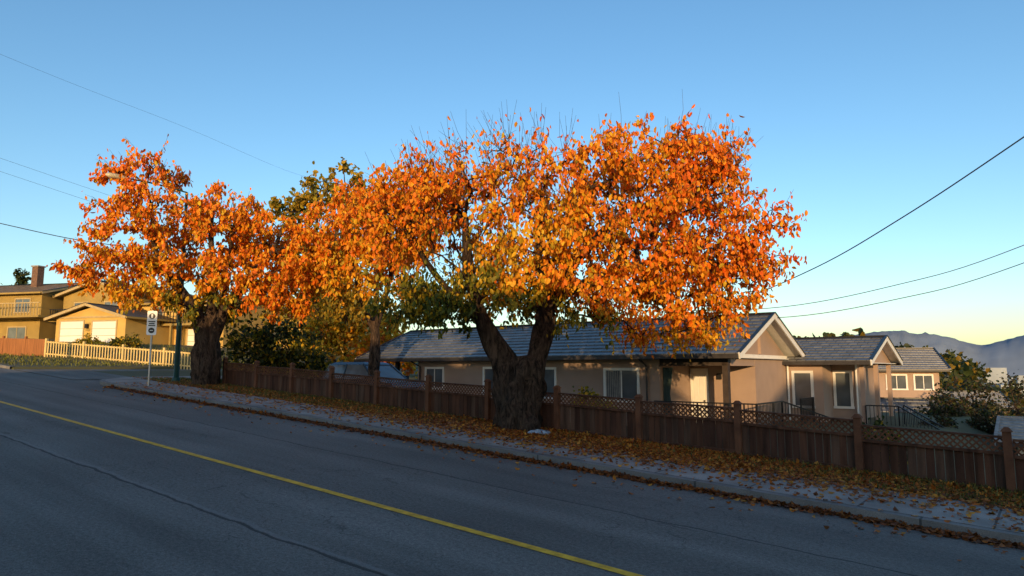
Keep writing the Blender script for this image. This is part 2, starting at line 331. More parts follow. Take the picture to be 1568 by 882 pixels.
def tree(name,base,limbs,clusters,cx,hx,zc,hz,ydep,ycen,leaf=.15,rtip=.007,per=11,bf=.25,mul=1.):
    root=empty(name,base); wood=MB()
    nodes=[];par=[];plen=[]
    for path,rads,sides,wob in limbs:
        pts=[Vector(p) for p in path]
        fine=[];fr=[]; sub=9 if sides>24 else 5
        for i in range(len(pts)-1):
            p0=pts[max(i-1,0)];p1=pts[i];p2=pts[i+1];p3=pts[min(i+2,len(pts)-1)]
            for k in range(sub):
                t=k/sub; q=.5*((2*p1)+(p2-p0)*t+(2*p0-5*p1+4*p2-p3)*t*t+(3*p1-p0-3*p2+p3)*t**3)
                fine.append(q); fr.append(rads[i]*(1-t)+rads[i+1]*t)
        fine.append(pts[-1]); fr.append(rads[-1])
        wood.tube(fine,fr,sides,0,True,None,wob,random.random()*9)
        if sides<24:
            for q in fine[4::3]: nodes.append(q); par.append(-1); plen.append((q-Vector(base)).length*.6)
    nl0=len(nodes)
    pts=[];meta=[]
    for c in clusters:
        x,z,rx,rz,npnt,ld,pal,bare=c
        k=0; npnt=int(npnt*mul)
        while k<npnt:
            u=rng.uniform(-1,1,2)
            if u@u>1: continue
            px=x+u[0]*rx; pz=z+u[1]*rz
            q=((px-cx)/hx)**2+((pz-zc)/hz)**2; yd=ydep*math.sqrt(max(.05,1-q*.9))
            yy=rng.uniform(-1,1); yy=math.copysign(abs(yy)**.75,yy)
            edge=1. if q>.72 and pz>zc-.5 else 0.
            pts.append((px,ycen+yd*yy,pz)); meta.append((ld,pal,bare,edge)); k+=1
    pts=np.array(pts); n=len(pts)
    nd=np.array([list(q) for q in nodes]); pl=np.array(plen)
    best=np.full(n,1e9); bi=np.zeros(n,int); real=np.zeros(n)
    for j in range(len(nd)):
        d=np.linalg.norm(pts-nd[j],axis=1); c=d+bf*pl[j]; mk=c<best; best[mk]=c[mk]; bi[mk]=j; real[mk]=d[mk]
    done=np.zeros(n,bool); P=[Vector(q) for q in nodes]; PL=list(plen); PA=list(par); idxof=[]
    for it in range(n):
        c=np.where(done,1e9,best); j=int(np.argmin(c)); done[j]=True
        P.append(Vector(pts[j])); PA.append(int(bi[j])); PL.append(PL[bi[j]]+real[j]); idxof.append(j)
        me_=len(P)-1
        d=np.linalg.norm(pts-pts[j],axis=1); cc=d+bf*PL[me_]; mk=(cc<best)&(~done); best[mk]=cc[mk]; bi[mk]=me_; real[mk]=d[mk]
    cnt=[0]*len(P)
    for i in range(len(P)-1,nl0-1,-1):
        cnt[i]+=1
        if PA[i]>=nl0: cnt[PA[i]]+=cnt[i]
    LP=[];LD=[];LC=[];LS=[]
    cen=Vector((cx,ycen,base[2]+3.5))
    def put(w,pal,jit=.085):
        w=w+Vector(rng.normal(size=3))*jit; pl_=pal
        if rng.random()<.14: pl_='y' if pal in 'or' else 'o' if pal=='y' else pal
        LP.append(w); LD.append((rng.normal()*.45,rng.normal()*.45,-1+rng.normal()*.4)); LS.append(leaf*rng.uniform(.55,1.25)); LC.append(pl_)
    for i in range(nl0,len(P)):
        p0=P[PA[i]];p1=P[i]; r1=rtip*(cnt[i]+1)**.5; r0=min(r1*1.35,rtip*(cnt[PA[i]]+2)**.5 if PA[i]>=nl0 else r1*1.5)
        L=(p1-p0).length
        ms=[p0]
        for t in (.33,.66): ms.append(p0.lerp(p1,t)+Vector(rng.normal(size=3))*L*.06+Vector((0,0,L*.05)))
        ms.append(p1); wood.tube(ms,[r0,r0*.66+r1*.34,r0*.34+r1*.66,r1],5 if r1>.02 else 4,0,False)
        ld,pal,bare,edge=meta[idxof[i-nl0]]
        out=(p1-cen).normalized()
        for k in range(3+int(bare*2.6)):
            isbare = k>=3
            d=(Vector(rng.normal(size=3))*.55+out*.6+Vector((0,0,.2+ (.8 if isbare else 0)))).normalized()
            Lt=rng.uniform(.25,.55)*(1.7 if isbare else 1)
            e=p1+d*Lt+Vector((0,0,-.05 if not isbare else .1)); mid=p1+d*Lt*.5+Vector(rng.normal(size=3))*.04
            wood.tube([p1,mid,e],[rtip*.8,rtip*.6,rtip*.4],3,0,False)
            if isbare and rng.random()<.8: k2=1
            else: k2=int(rng.poisson(per*ld))
            for q in range(k2): put(p1.lerp(e,rng.uniform(.1,1.05)),pal)
        if edge and rng.random()<.6:
            sc=leaf/.15
            d=(Vector(rng.normal(size=3))*.4+out*.8+Vector((0,0,.55))).normalized(); Lt=rng.uniform(.5,1.05)*sc
            m1=p1+d*Lt*.5+Vector(rng.normal(size=3))*.05; e=p1+d*Lt+Vector((0,0,-.08*Lt))
            wood.tube([p1,m1,e],[rtip,rtip*.7,rtip*.4],3,0,False)
            for q in range(int(rng.integers(3,13))): t=rng.uniform(.15,1); put((p1.lerp(m1,t*2) if t<.5 else m1.lerp(e,t*2-1)),pal,.035)
    wood.build('trunk_and_branches',[M_BARK],root,True)
    LP=np.array([list(q) for q in LP]);LD=np.array(LD);LS=np.array(LS)
    C=np.zeros((len(LP),3)); LC=np.array(LC)
    for pal in set(LC): mk=LC==pal; C[mk]=colors(pal,int(mk.sum()))
    leaf_mesh('leaves',LP,LD,LS,C,M_LEAF,root,wid=.28,R=rng.normal(size=(len(LP),3)))
    print(name,'leaves',len(LP))
    return root
bx,by,bz=.17,16.45,.55
tree('autumn_cherry_tree',(bx,by,bz),[
  ([(bx+.0,by,bz-.15),(bx,by,bz+.12),(bx-.02,by,bz+.5),(bx-.0,by,bz+1.1),(bx-.0,by,bz+1.6),(bx-.03,by,bz+1.85)],[.74,.57,.50,.47,.46,.26],44,.46),
  ([(bx-.16,by,bz+1.15),(bx-.40,by,bz+1.8),(bx-.76,by-.1,bz+2.45),(bx-1.0,by-.1,bz+3.0),(bx-1.2,by-.3,bz+4.0),(bx-1.3,by-.3,bz+5.2)],[.33,.26,.22,.17,.12,.06],18,.38),
  ([(bx+.18,by,bz+1.15),(bx+.42,by,bz+1.8),(bx+.60,by+.1,bz+2.5),(bx+.70,by+.1,bz+3.2),(bx+1.4,by,bz+4.2),(bx+2.6,by,bz+5.4)],[.33,.26,.24,.19,.13,.07],18,.38),
  ([(bx+.6,by+.1,bz+3.0),(bx+1.6,by-.3,bz+3.6),(bx+2.8,by-.3,bz+4.0),(bx+4.2,by-.3,bz+4.4)],[.12,.10,.08,.05],10,.1),
  ([(bx-.7,by-.1,bz+2.5),(bx-1.5,by+.3,bz+3.2),(bx-2.3,by+.4,bz+4.2),(bx-2.8,by+.3,bz+5.1)],[.12,.09,.07,.04],10,.1),
  ([(bx+.68,by+.1,bz+3.2),(bx+.5,by+.5,bz+4.4),(bx+.6,by+.4,bz+5.9)],[.12,.09,.05],10,.1)],
 [(2.7,7.1,1.0,.55,24,.9,'o',.6),(4.1,7.25,1.1,.5,26,.85,'r',.7),(3.3,6.5,1.9,.8,54,1,'o',0),(4.7,6.2,1.0,.9,36,1,'r',.4),(2.3,5.9,1.5,.9,44,1,'o',0),
  (4.1,5.1,1.6,.95,54,1,'r',0),(5.3,5.2,.75,.8,22,.9,'r',.1),(5.8,4.5,.6,.5,16,.8,'r',0),(2.5,4.75,1.5,.9,46,1,'o',0),(4.3,4.0,1.3,.65,34,.95,'o',0),(2.7,3.8,1.1,.6,26,1,'o',0),
  (4.4,3.15,.7,.55,14,.8,'y',0),(5.2,3.6,.6,.45,10,.8,'o',0),(3.3,3.2,.9,.4,14,.9,'o',0),(1.4,6.5,.9,.7,22,.9,'o',.2),(.2,5.0,1.5,.7,40,1,'y',0),(1.3,5.0,.9,.7,20,1,'y',0),(0,5.9,1.5,.7,36,.75,'o',.4),(-.3,4.2,1.2,.5,24,.9,'y',0),(-.3,3.95,1.2,.45,16,.9,'g',0),(.9,3.9,.9,.4,16,1,'y',0),(1.6,4.2,.9,.6,18,1,'o',0),
  (.1,3.75,1.0,.3,12,.9,'g',0),(1.5,3.3,.7,.3,9,.9,'g',0),(-.4,6.8,1.3,.6,28,.35,'o',1.6),(-1.3,6.5,1.1,.6,26,.5,'r',1.5),(.6,7.0,.7,.5,12,.4,'r',1.6),(-2.2,6.3,1.0,.6,30,.7,'o',.9),(-1.9,5.7,1.1,.6,32,.9,'o',.4),
  (-2.9,5.8,.9,.6,28,1,'o',.3),(-2.7,5.1,.7,.4,12,.9,'o',0),(-1.6,3.65,1.0,.4,24,1.1,'d',0),(-2.4,3.7,.9,.4,22,1.1,'g',0),(-1.5,3.95,1.1,.3,12,.8,'g',0),(-1.3,4.7,1.0,.5,14,.15,'g',1.),(5.0,7.0,.5,.6,8,.15,'r',1.8)],
 1.6,5.1,5.2,3.0,2.6,16.4,leaf=.140,per=15,mul=1.08)
lx,ly,lz=-11.3,25.4,1.38
tree('autumn_cherry_tree',(lx,ly,lz),[
  ([(lx,ly,lz-.2),(lx,ly,lz+.2),(lx+.02,ly,lz+.7),(lx,ly,lz+1.5),(lx,ly,lz+2.2),(lx,ly,lz+2.6)],[.62,.50,.43,.40,.42,.30],40,.38),
  ([(lx-.1,ly,lz+1.8),(lx-.5,ly,lz+2.8),(lx-1.2,ly,lz+3.8),(lx-2,ly-.2,lz+5),(lx-2.4,ly,lz+7)],[.32,.23,.15,.09,.05],12,.2),
  ([(lx+.1,ly,lz+1.8),(lx+.5,ly,lz+2.8),(lx+1.2,ly,lz+3.8),(lx+2.2,ly,lz+5),(lx+2.6,ly,lz+6)],[.32,.23,.15,.09,.05],12,.2),
  ([(lx,ly,lz+2.2),(lx,ly+.3,lz+3.8),(lx-.2,ly+.3,lz+5.6),(lx-.1,ly,lz+7.2)],[.24,.15,.1,.05],10,.1)],
 [(-13.3,8.9,1.2,.8,18,.6,'r',.5),(-11.3,8.0,1.4,.8,30,.8,'o',.3),(-14.4,9.6,1.0,.4,9,.8,'r',.2),(-15.2,9.4,.7,.3,7,.8,'r',0),(-13.2,9.8,.25,.5,5,.8,'r',0),(-14.5,8.0,.9,.6,10,.6,'r',.3),(-12.7,7.5,1.9,.9,48,1,'o',0),(-9.7,7.4,1.5,.9,42,1,'o',.2),
  (-13.8,6.4,1.6,1.1,44,1,'o',0),(-11.4,6.6,2.1,1.2,64,1,'o',0),(-9.1,6.3,1.9,1.2,60,1,'o',0),(-14.9,5.6,1.3,.8,28,1,'o',0),(-16.1,5.8,.6,.35,8,.8,'r',0),(-12,5.2,1.9,.8,44,1.1,'y',0),(-9.2,5.1,1.7,.8,40,1.1,'o',0),(-7.6,6.2,1.0,1.2,30,1,'o',0),(-11.1,4.5,1.6,.5,20,1,'g',0),(-13.6,4.8,1.3,.5,20,1,'y',0),(-8.6,4.4,1.2,.4,12,.9,'o',0)],
 -11.3,4.7,6.8,3.6,2.6,25.4,leaf=.185,per=14,rtip=.008)
mx_,my_,mz_=-5.2,25.8,.5
tree('autumn_cherry_tree',(mx_,my_,mz_),[
  ([(mx_,my_,mz_-.3),(mx_,my_,mz_+1),(mx_+.05,my_,mz_+2.4),(mx_,my_,mz_+3.4)],[.26,.2,.18,.14],28,.2),
  ([(mx_,my_,mz_+3),(mx_-.6,my_,mz_+4.5),(mx_-1,my_,mz_+6.5)],[.13,.09,.05],10,.1),([(mx_,my_,mz_+3),(mx_+.5,my_,mz_+4.8),(mx_+.8,my_,mz_+6.8)],[.13,.09,.05],10,.1)],
 [(-5.8,8.2,1.4,.8,32,.95,'o',.1),(-4.6,8.7,1.3,.7,30,.85,'o',.3),(-6.8,7.0,1.2,.9,34,1,'o',0),(-5.0,7.3,1.5,1.1,44,1,'o',0),(-6.3,6.0,1.5,.9,36,1.1,'y',0),(-4.5,6.1,1.0,.9,28,1,'o',0),(-3.6,7.9,.8,.8,18,.9,'r',.2),(-3.5,6.9,.8,.8,16,1,'o',0),(-5.3,5.1,1.4,.6,20,1,'y',0),(-6.0,4.5,1.3,.5,14,1,'m',0)],
 -5.4,2.8,7.0,3.2,2.0,25.8,leaf=.185,per=14,rtip=.007)
# background trees and shrubs
def bushy(name,x,y,z0,ells,n,size,pal,trunk=.12,top=None,mixpal=None):
    root=empty(name,(x,y,z0)); w=MB()
    P=[]
    for (dx,dy,dz,rx,ry,rz) in ells:
        c=Vector((x+dx,y+dy,z0+dz))
        w.tube([(x,y,z0-.2),(x+dx*.2,y+dy*.2,z0+dz*.4),tuple(c)],[trunk,trunk*.7,trunk*.2],7,0,False)
        vol=(rx*ry*rz)**(2/3)
        P.append((c,rx,ry,rz,vol))
    tot=sum(p[4] for p in P); LP=[];
    for c,rx,ry,rz,vol in P:
        k=int(n*vol/tot); ncl=max(6,k//22)
        d=rng.normal(size=(ncl,3)); d/=np.linalg.norm(d,axis=1,keepdims=True); rr=rng.uniform(.55,1.08,(ncl,1))
        cc=d*rr*np.array([rx,ry,rz])+np.array(c)
        for q in cc[::3]: w.tube([tuple(c),tuple(q)],[trunk*.2,trunk*.06],3,0,False)
        ci=rng.integers(0,ncl,k); LP.append(cc[ci]+rng.normal(size=(k,3))*np.array([rx,ry,rz])*.13)
    LP=np.vstack(LP); k=len(LP)
    LP[:,2]=np.maximum(LP[:,2],z0+.05)
    D=rng.normal(size=(k,3)); D[:,2]-=.5
    C=colors(pal,k)
    if mixpal: mk=rng.random(k)<.35; C[mk]=colors(mixpal,int(mk.sum()))
    w.build('stems',[M_BARK],root); leaf_mesh('leaves',LP,D,size*rng.uniform(.6,1.3,k),C,M_LEAF,root,wid=.36)
    return root
bushy('maple_tree',-13.4,46,1.2,[(0,0,12.9,1.5,1.5,1.7),(-1.9,0,11.6,1.6,1.5,1.8),(1.9,0,13.0,1.3,1.4,1.9),(2.4,0,11,1.3,1.4,2.0),(0,0,8.5,3,2.5,2.4),(-.5,0,5.5,3,2.5,2),(2,0,7,2.2,2,2.2)],6500,.34,'m',.3,mixpal='g')
bushy('yellow_birch_tree',-10.0,41,.8,[(0,0,4.6,1.6,1.5,1.6),(1.6,0,3.6,1.5,1.3,1.5),(-1.6,0,3.4,1.5,1.3,1.5),(.4,0,2,2,1.5,1.5)],4200,.26,'y',.14,mixpal='m')
bushy('yellow_birch_tree',-7.2,38,.4,[(0,0,3.8,1.2,1.2,1.4),(.9,0,2.6,1.2,1.1,1.3),(-.9,0,2.4,1.2,1.1,1.2)],2400,.24,'y',.12,mixpal='o')
bushy('laurel_hedge',-10.5,30.6,.7,[(-1.1,0,2.0,1.3,1.2,1.5),(.2,0,2.1,1.4,1.3,1.5),(1.3,0,1.6,1.1,1.1,1.4),(0,0,.9,2.3,1.4,1.1)],7500,.18,'b',.1,mixpal='g')
bushy('garden_shrub',*W(-9.7,15.6)[:2],.2,[(0,0,.85,.5,.45,.5),(.4,.1,.65,.4,.35,.4)],2000,.10,'g',.04)
bushy('garden_shrub',*W(-2.9,15.0)[:2],.0,[(0,0,.65,.4,.4,.45),(.3,0,.5,.35,.3,.4)],1500,.09,'b',.04,mixpal='g')
bushy('garden_shrub',-28.0,45,3.0,[(0,0,.6,.9,.7,.7),(.8,0,.4,.6,.5,.5)],1500,.14,'g',.06)
bushy('garden_shrub',-24.2,43,2.9,[(0,0,.7,.9,.7,.7)],1100,.14,'g',.06,mixpal='b')
bushy('orange_shrub',-34.5,44.5,3.0,[(0,0,.5,1.1,.7,.7),(1.5,0,.4,1,.6,.6)],1600,.15,'o',.06,mixpal='m')
bushy('conifer_tree',-43.5,60,3.2,[(0,0,3,2,2,2.5),(0,0,5,1.4,1.4,1.8),(0,0,6.6,.7,.7,1.2)],2400,.3,'b',.2)
bushy('garden_tree',-37.5,64,3.5,[(0,0,5,2,2,1.6),(1.8,0,4.6,1.4,1.4,1.4)],2000,.3,'b',.2,mixpal='m')
bushy('garden_tree',-22.0,60,3.5,[(0,0,3.4,2,2,1.6),(3.8,0,3,2,1.4,1.6)],2600,.3,'m',.2,mixpal='y')
for (x,y,z,s) in ((21.5,33,-2.3,1.),(24.8,34,-3.0,1.1),(19.6,31,-2.0,.75),(27.5,36,-3.4,1.2),(18.0,29,-1.7,.6),(14.8,24,-1.2,.42),(17.5,25.5,-1.3,.48)):
    bushy('garden_tree',x,y,z,[(0,0,2.9*s,1.3*s,1.2*s,1.3*s),(.9*s,0,2.0*s,1.2*s,1.1*s,1.1*s),(-.9*s,0,1.9*s,1.1*s,1.1*s,1.1*s)],2600,.15 if s>.5 else .1,'k',.12,mixpal='b')
# ------------------------------------------------------------ fallen leaves & grass
LP=[];C=[]
def scatter(n,fa,fn,zoff,pals):
    for i in range(n):
        a=fa();nn=fn()
        if a<-29: continue
        x,y,_=W(a,nn); LP.append((x,y,-SL*a+zoff(nn)+rng.uniform(.004,.035))); C.append(pals[rng.integers(0,len(pals))])
zs=lambda n: .02 if n<10.2 else .14 if n<13.9 else .1
BR=[(.55,.17,.03),(.40,.12,.025),(.66,.25,.04),(.26,.09,.02),(.72,.34,.06)]
BD=[(.34,.11,.025),(.24,.075,.02),(.44,.15,.03),(.16,.06,.02)]
scatter(14000,lambda:rng.normal(-8.0,4.3),lambda:rng.uniform(11.95,13.6),zs,BR)
scatter(3400,lambda:rng.normal(-8.0,4.5),lambda:12.0-abs(rng.normal())*.5,zs,BR)
scatter(7000,lambda:rng.uniform(-26,1.5),lambda:10.18-abs(rng.normal())*.10,zs,BD)
scatter(1300,lambda:rng.uniform(-26,1.5),lambda:rng.uniform(10.3,12),zs,BR)
scatter(2600,lambda:rng.uniform(-28,1.5),lambda:rng.uniform(12,13.7),zs,BR)
scatter(3600,lambda:rng.normal(-22,3.5),lambda:rng.uniform(12,13.6),zs,BR)
scatter(350,lambda:rng.uniform(-26,0),lambda:10.1-abs(rng.normal())*.6,zs,BR)
P=np.array(LP); k=len(P)
D=rng.normal(size=(k,3)); D[:,2]*=.18; R=np.zeros((k,3)); R[:,2]=1; R+=rng.normal(size=(k,3))*.3
leaf_mesh('fallen_leaves',P,D,rng.uniform(.05,.11,k),np.array(C)*rng.uniform(.6,1.1,(k,1)),M_LEAF,None,wid=.36,fold=.16,R=R)
k=30000; a=rng.uniform(-28,3,k); nn=np.where(rng.random(k)<.7,rng.uniform(12.02,13.7,k),13.5+rng.normal(size=k)*.12)
dens=rng.random(k)<np.clip(np.abs(a+9.5)/9,.2,1); a=a[dens];nn=nn[dens];k=len(a)
P=np.stack([EX[0]*a+NX[0]*nn,EX[1]*a+NX[1]*nn,-SL*a+.10],1)
D=rng.normal(size=(k,3))*.35; D[:,2]=1
leaf_mesh('grass_verge',P,D,rng.uniform(.05,.14,k),np.array([(.10,.105,.03)])*rng.uniform(.5,1.5,(k,1))+np.array([(.05,.03,0)])*rng.random((k,1)),M_GRASS,None,wid=.08,fold=.02)
k=9000; P=np.stack([rng.uniform(-42,-16,k),rng.uniform(32,46,k),np.zeros(k)],1)
an=[AN(p[0],p[1]) for p in P]; keep=[i for i,(q,n2) in enumerate(an) if q<-37.2 and n2>10.5]; P=P[keep]
for p in P: q=AN(p[0],p[1]); p[2]=H(*q)
k=len(P); D=rng.normal(size=(k,3))*.4; D[:,2]=1
leaf_mesh('lawn_grass',P,D,rng.uniform(.1,.2,k),np.array([(.14,.15,.03)])*rng.uniform(.5,1.5,(k,1)),M_GRASS,None,wid=.12,fold=.02)
# ------------------------------------------------------------ main fence
root=empty('wooden_fence',W(-10,13.5,.6))
post=MB();brd=MB();lat=MB()
NF=13.5; sp=2.16
pa=[-.7+sp*2-sp*i for i in range(14)]
for i,a in enumerate(pa):
    g=-SL*a+.08; tp=-SL*a+1.10+rng.uniform(-.03,.03); dx=rng.uniform(-.012,.012)
    post.hexa([(a-.06,NF-.06,g-.3),(a+.06,NF-.06,g-.3),(a+.06,NF+.06,g-.3),(a-.06,NF+.06,g-.3),(a-.06+dx,NF-.06,tp),(a+.06+dx,NF-.06,tp),(a+.06+dx,NF+.06,tp),(a-.06+dx,NF+.06,tp)],0,FR)
    post.hexa([(a-.085+dx,NF-.085,tp),(a+.085+dx,NF-.085,tp),(a+.085+dx,NF+.085,tp),(a-.085+dx,NF+.085,tp),(a-.03+dx,NF-.03,tp+.07),(a+.03+dx,NF-.03,tp+.07),(a+.03+dx,NF+.03,tp+.07),(a-.03+dx,NF+.03,tp+.07)],0,FR)
for i in range(len(pa)-1):
    a1=pa[i]-.062;a0=pa[i+1]+.062
    st=rng.uniform(-.035,.03); tl=rng.uniform(.6,.95)
    zf=lambda a,h: -SL*((a-(a0+a1)/2)*tl+(a0+a1)/2)+h+st
    for h,w,hh in ((.99,.09,.035),(.735,.06,.05),(.14,.05,.08)):
        brd.beam((a0,NF,zf(a0,h)),(a1,NF,zf(a1,h)),w,hh,0,FR)
    nb=15; bw=(a1-a0)/nb
    for k in range(nb):
        x0=a0+k*bw+.003;x1=x0+bw-.006-rng.uniform(0,.006); y=NF+.028+rng.uniform(-.008,.008)
        zb=-SL*x0+.09+rng.uniform(-.03,.02)
        brd.hexa([(x0,y,zb),(x1,y,zb),(x1,y+.018,zb),(x0,y+.018,zb),(x0,y,zf(x0,.74)),(x1,y,zf(x1,.74)),(x1,y+.018,zf(x1,.74)),(x0,y+.018,zf(x0,.74))],int(rng.integers(0,3)),FR)
    h0,h1=.762,.972; s=.105; L=h1-h0
    x=a0-L
    while x<a1:
        for sg,off in ((1,-.007),(-1,.007)):
            xa,xb=x,x+L; za,zb_=(h0,h1) if sg>0 else (h1,h0)
            t0=max(0,(a0-xa)/L);t1=min(1,(a1-xa)/L)
            if t1-t0>.05:
                pA=(xa+L*t0,NF+off,zf(xa+L*t0,za+(zb_-za)*t0)); pB=(xa+L*t1,NF+off,zf(xa+L*t1,za+(zb_-za)*t1))
                lat.beam(pA,pB,.008,.028,0,FR)
        x+=s
M_F3=mat('fence_wood_dark',(.07,.032,.02),.85,1.5,.5,.4,stretch=(5,5,.6),spec=.2); M_F4=mat('fence_wood_weathered',(.10,.055,.036),.85,1.5,.5,.4,stretch=(5,5,.6),spec=.2)
post.build('posts',[M_FENCE2],root);brd.build('boards_and_rails',[M_FENCE,M_F3,M_F4],root);lat.build('lattice',[M_FENCE2],root)
# ------------------------------------------------------------ building helpers
def gable_roof(mb,F,x0,x1,y0,y1,ze,zr,mr,mf,mg,row=.33,barge=.2):
    ym=(y0+y1)/2
    for ye in (y0,y1):
        sl=math.hypot(ym-ye,zr-ze); nc=max(4,int(sl/row))
        for i in range(nc):
            t0=i/nc;t1=(i+1)/nc
            ya=ye+(ym-ye)*t0;yb=ye+(ym-ye)*t1;za=ze+(zr-ze)*t0;zb=ze+(zr-ze)*t1
            mb.face([(x0,ya,za+.035),(x1,ya,za+.035),(x1,yb,zb),(x0,yb,zb)],mr,[(x0,i),(x1,i),(x1,i+.99),(x0,i+.99)],F)
            mb.face([(x0,ya,za-.01),(x1,ya,za-.01),(x1,ya,za+.035),(x0,ya,za+.035)],mr,[(x0,i),(x1,i),(x1,i+.1),(x0,i+.1)],F)
        mb.face([(x0,ye,ze-.05),(x1,ye,ze-.05),(x1,ym,zr-.05),(x0,ym,zr-.05)],mf,None,F)
        s=-1 if ye==y0 else 1
        mb.box(x0-.01,x1+.01,min(ye,ye+s*.11),max(ye,ye+s*.11),ze-.13,ze+.0,mg,F)
        for xe,o in ((x0,-.025),(x1,.025)):
            mb.beam((xe+o,ye,ze-.06),(xe+o,ym,zr-.06),.045,barge,mf,F)
            mb.beam((xe+o*1.2,ye,ze+.045),(xe+o*1.2,ym,zr+.045),.10,.03,mr,F)
    mb.beam((x0,ym,zr+.02),(x1,ym,zr+.02),.22,.06,mr,F)
def window(mb,F,x0,x1,z0,z1,y,mt,mg,fw=.09,mull=1,proud=.05):
    ya,yb=(y-proud,y+.02)
    mb.box(x0,x1,y-.015,y-.005,z0,z1,mg,F)
    mb.box(x0-fw,x1+fw,ya,yb,z1,z1+fw,mt,F);mb.box(x0-fw-.02,x1+fw+.02,ya-.02,yb,z0-fw,z0,mt,F)
    mb.box(x0-fw,x0,ya,yb,z0,z1,mt,F);mb.box(x1,x1+fw,ya,yb,z0,z1,mt,F)
    for i in range(mull):
        xm=x0+(x1-x0)*(i+1)/(mull+1); mb.box(xm-.02,xm+.02,y-.035,y,z0,z1,mt,F)
def tri_wall(mb,F,x,y0,y1,z0,zr,mi): mb.face([(x,y0,z0),(x,y1,z0),(x,(y0+y1)/2,zr)],mi,None,F)
# ------------------------------------------------------------ main bungalow
root=empty('stucco_bungalow',W(-16,23.5,0))
MATS=[M_STUC,M_WHITE,M_GLASS,M_ROOF,M_GUT,M_DARK,M_DOOR,M_TEAL,M_CONC,M_POSTB]
w=MB()
w.box(-21.5,-10.2,20.6,26.3,-.6,2.44,0,FR); w.box(-10.2,-7.9,23.0,26.3,-.6,2.44,0,FR)
w.box(-24.5,-21.5,25.9,26.2,-.6,2.44,0,FR)
w.box(-24.55,-24.3,20.65,20.9,-.4,2.44,0,FR); w.box(-23.0,-22.85,20.65,20.8,-.4,2.44,5,FR)
w.box(-24.7,-7.75,20.15,26.7,2.445,2.475,1,FR)
w.box(-8.10,-7.92,20.62,20.80,-.3,2.44,9,FR); w.box(-8.14,-7.88,20.58,20.84,-.3,.35,9,FR)
w.box(-10.2,-7.905,20.62,20.8,2.2,2.44,9,FR); w.box(-8.08,-7.91,20.85,23.0,2.2,2.44,0,FR)
tri_wall(w,FR,-7.9,20.3,26.5,2.47,3.86,0); tri_wall(w,FR,-24.5,20.3,26.5,2.47,3.86,0)
w.beam((-7.86,23.4,2.6),(-7.86,23.4,3.8),.1,.06,0,FR,up=(0,1,0))
w.box(-7.93,-7.86,20.4,26.4,2.476,2.58,1,FR)
w.box(-10.2,-6.9,20.1,26.3,-.6,.02,8,FR)
w.box(-7.9,-6.64,26.35,31.5,-.8,2.3,0,FR); w.box(-6.64,-5.83,27.6,31.5,-.8,2.3,0,FR)
w.box(-8,-5.15,26.3,31.7,2.305,2.33,1,FR)
tri_wall(w,FR,-5.35,26.3,31.8,2.33,3.27,0)
w.box(-5.45,-5.3,26.45,26.6,-1.5,2.3,0,FR); w.box(-5.45,-5.3,28.8,28.95,-1.5,2.3,0,FR); w.box(-5.45,-5.3,31.3,31.45,-1.5,2.3,0,FR)
w.build('walls',MATS,root)
r=MB(); gable_roof(r,FR,-24.9,-7.35,20.0,26.8,2.55,3.95,3,1,4); gable_roof(r,FR,-12.5,-5.0,26.0,32.0,2.38,3.32,3,1,4)
r.build('roof',MATS,root)
g=MB()
window(g,FR,-20.95,-20.0,1.35,2.1,20.6,1,2); window(g,FR,-17.7,-16.7,1.2,2.1,20.6,1,2); window(g,FR,-15.4,-14.35,1.1,2.08,20.6,1,2)
window(g,FR,-12.2,-11.0,1.08,2.05,20.6,1,2); window(g,FR,-7.62,-7.05,.78,1.95,26.35,1,2,mull=0); window(g,FR,-6.5,-6.02,.74,1.95,27.6,1,2,mull=0)
for (x0,x1,z0,z1) in ((-12.2,-11.62,1.1,2.04),(-15.4,-14.9,1.12,2.07)):
    for i in range(8): g.box(x0+.01+i*(x1-x0)/8,x0+(i+.55)*(x1-x0)/8,20.572,20.584,z0,z1,8,FR)
g.build('windows',MATS,root)
d=MB(); d.box(-10.1,-9.62,22.95,22.99,.03,2.03,6,FR); d.box(-10.17,-10.1,22.93,22.99,.03,2.1,1,FR); d.box(-9.62,-9.54,22.93,22.99,.03,2.1,1,FR); d.box(-10.17,-9.54,22.93,22.99,2.03,2.12,1,FR)
for k,(zz0,zz1) in enumerate(((.2,.9),(1.05,1.9))): 
    d.box(-10.05,-9.88,22.93,22.95,zz0,zz1,1,FR); d.box(-9.84,-9.67,22.93,22.95,zz0,zz1,1,FR)
d.tube([(-9.67,22.9,1.0),(-9.67,22.95,1.0)],.03,8,5,True,FR)
d.box(-9.2,-9.05,22.9,22.99,1.75,1.95,5,FR); d.build('door',MATS,root)
c=MB()
for k in range(7): 
    x=-10.16; c.tube([(x+.04+.05*k,20.75+.03*(k%2),.35),(x+.04+.03*k,20.75,1.3),(x+.04+.05*k,20.75,2.15)],.03,6,7,True,FR)
c.build('porch_curtain',MATS,root)
gu=MB()
gu.tube([(-10.62,20.52,-.3),(-10.62,20.52,2.2),(-10.62,20.0,2.42)],.035,8,4,True,FR); gu.tube([(-21.3,20.52,-.3),(-21.3,20.52,2.2),(-21.3,20.0,2.42)],.035,8,4,True,FR)
gu.tube([(-7.82,26.25,-.3),(-7.82,26.25,2.3)],.035,8,1,True,FR); gu.tube([(-5.78,27.5,-.6),(-5.78,27.5,2.3)],.035,8,1,True,FR)
gu.build('downpipes',MATS,root)
ra=MB()
